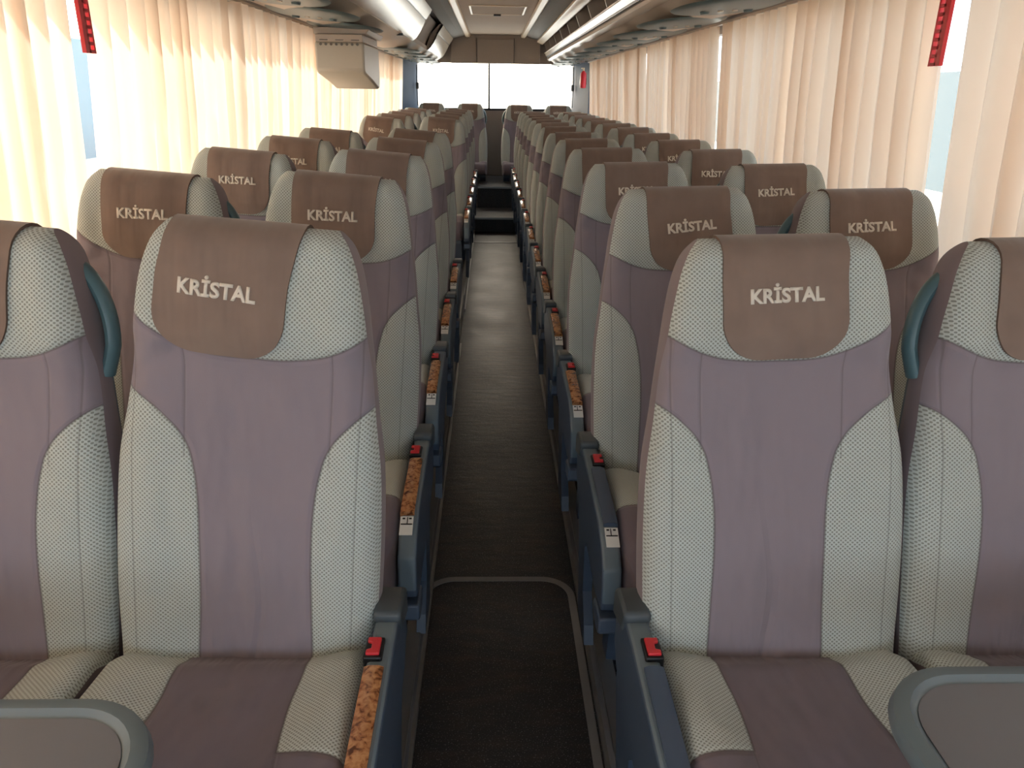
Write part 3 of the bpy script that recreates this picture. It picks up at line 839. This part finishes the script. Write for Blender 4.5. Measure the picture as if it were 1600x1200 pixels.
# right: open rack
rr = thing('luggage_rack', 'long open luggage rack above the right-hand seats with cream rails', 'luggage rack', (0, 0, 0))
obj('underside', underside(Y0, YE, 1), M_BEIGE, rr, smooth=True)
obj('lip', PR([(CX+r, z) for r, z in ((.748, 1.945), (.735, 1.935), (.715, 1.940), (.700, 1.955), (.698, 1.975), (.712, 1.988), (.745, 1.985))], 'y', Y0, YE), M_BEIGE_G, rr, smooth=True, label='glossy rounded lip')
obj('groove', PR([(CX+r, z) for r, z in ((.71, 1.986), (.69, 1.985), (.685, 2.0), (.71, 2.0))], 'y', Y0, YE), M_BLK, rr, label='dark groove')
obj('front_panel', PR([(CX+r, z) for r, z in ((.700, 1.996), (.682, 1.994), (.664, 2.028), (.676, 2.038))], 'y', Y0, YE), M_BEIGE_G, rr, smooth=True)
bm = bmesh.new(); tube(bm, [(CX+.662, Y0, 2.034), (CX+.662, YE, 2.034)], .006, 10)
obj('rail', bm, M_CREAM, rr, smooth=True, label='thin cream guard rail')
obj('rack_floor', PR([(CX+r, z) for r, z in ((.70, 2.0), (1.19, 1.965), (1.19, 1.95), (.70, 1.975))], 'y', Y0, YE), M_LINER_D, rr)
obj('rack_back', PR([(CX+r, z) for r, z in ((1.19, 1.96), (1.20, 2.2), (.60, 2.25), (.60, 2.24), (1.185, 2.19), (1.175, 1.96))], 'y', Y0, YE), M_LINER_D, rr)
obj('upper_strip', PR([(CX+r, z) for r, z in ((.622, 2.135), (.556, 2.168), (.556, 2.185), (.60, 2.25), (.635, 2.25), (.635, 2.14))], 'y', Y0, YE), M_CREAM, rr, bevel=.003, label='wide cream upper strip')
y = -1.9
while y < 11.0:
    bm = PR([(CX+r, z) for r, z in ((.68, 2.03), (.64, 2.135), (.64, 2.24), (.85, 2.2), (1.17, 2.12), (1.17, 1.97), (.72, 2.0))], 'y', y-.012, y+.012)
    obj('divider', bm, M_BEIGE, rr); y += .80
panels(rr, [3.46+.82*k for k in range(-3, 10)], 1)
# left: closed bins and an open stretch over the side door
DOOR = [(.742, 1.945), (.728, 1.948), (.700, 1.970), (.668, 2.014), (.640, 2.062), (.620, 2.105)]
DOOR2 = [(.614, 2.112), (.575, 2.165), (.562, 2.190)]
lr = thing('luggage_locker', 'underside panel with oval lamps above the left-hand seats', 'luggage locker', (0, 0, 0))
lr['label'] = 'long left-hand luggage locker with curved glossy cream doors and oval lamp panels below'
obj('underside', underside(Y0, YE, -1), M_BEIGE, lr, smooth=True)
rec = [(.745, 1.95), (.73, 2.0), (.70, 2.06), (.665, 2.12), (.63, 2.18), (.61, 2.21), (.64, 2.25), (.78, 2.2), (.78, 1.98)]
obj('recessed_face', PR([(CX-r-.03, z) for r, z in rec], 'y', Y0, YE), M_LINER, lr, smooth=True, label='grey recessed face')
obj('locker_lining', PR([(CX-r, z) for r, z in ((.75, 1.97), (1.19, 1.95), (1.19, 2.2), (.6, 2.26), (.6, 2.25), (1.18, 2.19), (1.18, 1.96), (.75, 1.98))], 'y', Y0, YE), M_LINER_D, lr)
panels(lr, [1.86, 2.62, 3.38, 4.14, 5.0, 7.55, 8.37, 9.19, 10.01, 10.75], -1)
obj('slot', BOX(CX-.80, CX-.72, 6.3, 6.36, 1.93, 1.945), M_BLK, lr)
def locker(y0, y1, label):
    P = lambda pts: [(CX-r, z) for r, z in pts]
    t = obj('bin_door', PR(P(DOOR)+P([(r+.014, z+.004) for r, z in reversed(DOOR)]), 'y', y0, y1), M_BEIGE_G, lr, smooth=True, label=label)
    obj('upper_band', PR(P(DOOR2)+P([(r+.02, z+.01) for r, z in reversed(DOOR2)]), 'y', y0, y1), M_BEIGE_G, t, smooth=True)
    obj('seam', PR(P([(.626, 2.10), (.612, 2.12), (.622, 2.125), (.636, 2.108)]), 'y', y0, y1), M_BLK, t)
    for yy in (y0, y1-.012):
        obj('end_plate', PR(P(DOOR+DOOR2+[(.60, 2.20), (.70, 2.10), (.742, 1.98)]), 'y', yy, yy+.012), M_LINER, t)
locker(-2.5, 7.25, 'glossy cream curved near door')
locker(8.85, 11.1, 'glossy cream curved far door')

# hanging monitor housing
t = thing('ceiling_monitor', 'cream fold-down monitor housing hanging above the left-hand seats', 'monitor', (-.875, 4.8, 1.885))
pz = [(0, -.085), (-.004, -.10), (-.004, -.235), (.02, -.255), (.35, -.30), (.56, -.335), (.60, -.33), (.62, -.28), (.62, -.085)]
def loft(prof_, x0, x1, inset):
    bm = bmesh.new(); prism(bm, prof_, 'x', x0, x1); return bm
o = obj('housing', loft(pz, -.14, .14, 0), M_MON, t, bevel=.012)
obj('vent_head', BOX(-.135, .135, .0, .60, -.086, -.045), M_BEIGE, t, bevel=.004, label='beige ventilation head')
bm = bmesh.new()
for i in range(8): tube(bm, [(-.105+.03*i, -.006, -.098), (-.105+.03*i, .004, -.098)], .008, 10)
for a in (-.11, -.02, .07): box(bm, a, a+.045, -.006, .002, -.078, -.073)
obj('vent_slots', bm, M_LINER_D, t, label='dark round vent holes')
obj('mount', PR([(-.15, -.045), (.15, -.045), (.17, -.015), (.05, -.006), (-.15, -.006)], 'y', .03, .66), M_BEIGE, t, bevel=.006)

# ------------------------------------------------------------------ rear wall, rear window, pillars
bm = bmesh.new()
box(bm, CX-1.26, CX+1.26, Y1, Y1+.05, -.4, 1.30)
box(bm, CX-1.26, CX+1.26, Y1, Y1+.05, 1.90, 2.45)
box(bm, CX-1.26, CX-1.06, Y1, Y1+.05, 1.30, 1.90); box(bm, CX+1.06, CX+1.26, Y1, Y1+.05, 1.30, 1.90)
struct(obj('wall_back', bm, M_LINER))
bm = bmesh.new()
box(bm, CX-.60, CX+.60, YE, Y1, 1.895, 2.25)
struct(obj('trim_6', bm, M_LINER, bevel=.01))
t = thing('header_panel', 'taupe panel above the rear window with two upright joints', 'panel', (CX, YE-.012, 2.05))
obj('cover', BOX(-.245, .245, -.012, .012, -.145, .145), M_LINER, t, bevel=.004)
obj('joint', BOX(-.252, -.246, -.013, .0, -.15, .16), M_BLK, t); obj('joint', BOX(.246, .252, -.013, .0, -.15, .16), M_BLK, t)
bm = bmesh.new(); box(bm, CX-.5, CX-.25, YE-.01, YE+.01, 2.24, 2.25)
bm.free()
struct(obj('window_3', BOX(CX-1.07, CX+1.07, Y1+.02, Y1+.026, 1.28, 1.92), M_GLASS))
bm = bmesh.new(); box(bm, -.046, -.020, Y1-.02, Y1+.02, 1.30, 1.90); box(bm, CX-1.06, CX+1.06, Y1-.02, Y1+.02, 1.295, 1.325)
struct(obj('trim_7', bm, M_BLK))
for sd, nm in ((-1, 'left'), (1, 'right')):
    pts = [(CX+sd*1.25, 10.38), (CX+sd*1.19, 10.38), (CX+sd*1.06, 11.1), (CX+sd*1.06, 11.25), (CX+sd*1.25, 11.25)]
    struct(obj('trim_'+('8' if sd < 0 else '9'), PR(pts, 'z', .16, 1.91), M_GREYBLUE))
    bm = bmesh.new(); x = CX+sd*1.045; tube(bm, [(x, 11.0, 1.86), (x+sd*.01, 11.0, 1.60), (x, 10.99, 1.35)], .007, 8); box(bm, x-.02, x+.02, 10.985, 11.005, 1.56, 1.64)
    tag(obj('seat_belt_strap', bm, M_CAP), f'dark seat belt strap on the {nm} rear pillar', 'seat belt')
# fire extinguisher
t = thing('fire_extinguisher', 'red fire extinguisher on the blue grey right rear pillar', 'fire extinguisher', (1.165, 10.4, 1.60))
bm = bmesh.new(); tube(bm, [(0, 0, 0), (0, 0, .01), (0, 0, .17), (0, 0, .195), (0, 0, .205)], [.03, .038, .038, .022, .012], 18)
obj('cylinder', bm, M_RED, t, smooth=True)
bm = bmesh.new(); tube(bm, [(0, 0, .205), (0, 0, .24)], .012, 12); box(bm, -.03, .012, -.008, .008, .228, .24)
obj('valve', bm, M_CREAM, t, label='pale valve and lever')
obj('bracket', BOX(-.04, .045, .02, .045, .04, .12), M_BLK, t)

# front of the coach, behind the camera
bm = bmesh.new(); box(bm, CX-1.26, CX+1.26, Y0-.06, Y0, -.4, .85); box(bm, CX-1.26, CX+1.26, Y0-.06, Y0, 2.2, 2.45)
struct(obj('wall_front', bm, M_WALL))
bm = bmesh.new(); box(bm, CX-1.24, CX+1.24, Y0-.04, Y0-.034, .85, 2.2); struct(obj('window_4', bm, M_GLASS))

# ------------------------------------------------------------------ tray tables in the foreground
def tray(name_label, x0, x1, y0, y1, z, side):
    cx, cy = (x0+x1)/2, (y0+y1)/2
    t = thing('tray_table', name_label, 'tray table', (cx, cy, z))
    def R(i, r): return rrect(x0-cx+i, x1-cx-i, y0-cy+i, y1-cy-i, max(.01, r-i), 10)
    bm = bmesh.new()
    rings = [(0, -.030), (-.004, -.018), (0, -.004), (.008, .0), (.020, .0), (.026, -.006), (.030, -.008)]
    L = [[bm.verts.new((*p, zz)) for p in R(i, .12)] for i, zz in rings]
    for a in range(len(L)-1):
        k = len(L[a])
        for b in range(k): bm.faces.new((L[a][b], L[a][(b+1) % k], L[a+1][(b+1) % k], L[a+1][b]))
    bm.faces.new(L[0]); bm.faces.new(L[-1])
    obj('tray_rim', bm, M_TRAY, t, smooth=True, label='grey green moulded tray body with raised rim')
    bm = bmesh.new(); prism(bm, R(.031, .12), 'z', -.009, -.0065); obj('tray_inlay', bm, M_TRAYI, t, label='warm grey matt inlay')
    bm = bmesh.new(); sx = (x0-cx)*.5 if side < 0 else (x1-cx)*.5
    box(bm, sx-.03, sx+.03, -.30+(y0-cy), .05, -.055, -.030); box(bm, sx-.03, sx+.03, y0-cy-.30, y0-cy-.24, -.68, -.055)
    obj('support_arm', bm, M_ARMD, t, bevel=.006)
tray('grey rounded tray table at the lower left in front of the first seats', -.98, -.408, .42, .800, .80, -1)
tray('grey rounded tray table at the lower right in front of the first seats', .527, 1.10, .47, .850, .80, 1)

# ------------------------------------------------------------------ outside
bm = bmesh.new(); box(bm, -60, 60, -60, 90, -1.3, -1.2)
struct(obj('ground_outside', bm, plain('pale_concrete', (176, 172, 166), .9, noise=.1, nscale=2)))

# pale neighbouring hall seen through the gap on the right
bm = bmesh.new(); box(bm, 14, 22, 4, 60, -1.2, 2.3)
t = obj('neighbour_hall', bm, plain('pale_blue_grey_cladding', (62, 76, 84), .8, noise=.05, nscale=1))
tag(t, 'pale blue grey hall outside the right window gap', 'building')

bm = bmesh.new(); box(bm, -24, -16, 8, 60, -1.2, 3.2)  # backdrop block added to keep the left window gap darker than the bare sky
t = obj('left_gap_backdrop', bm, plain('dull_blue_backdrop', (92, 122, 136), .8, noise=.05, nscale=1))
tag(t, 'added blue grey backdrop block outside the left window gap', 'building')
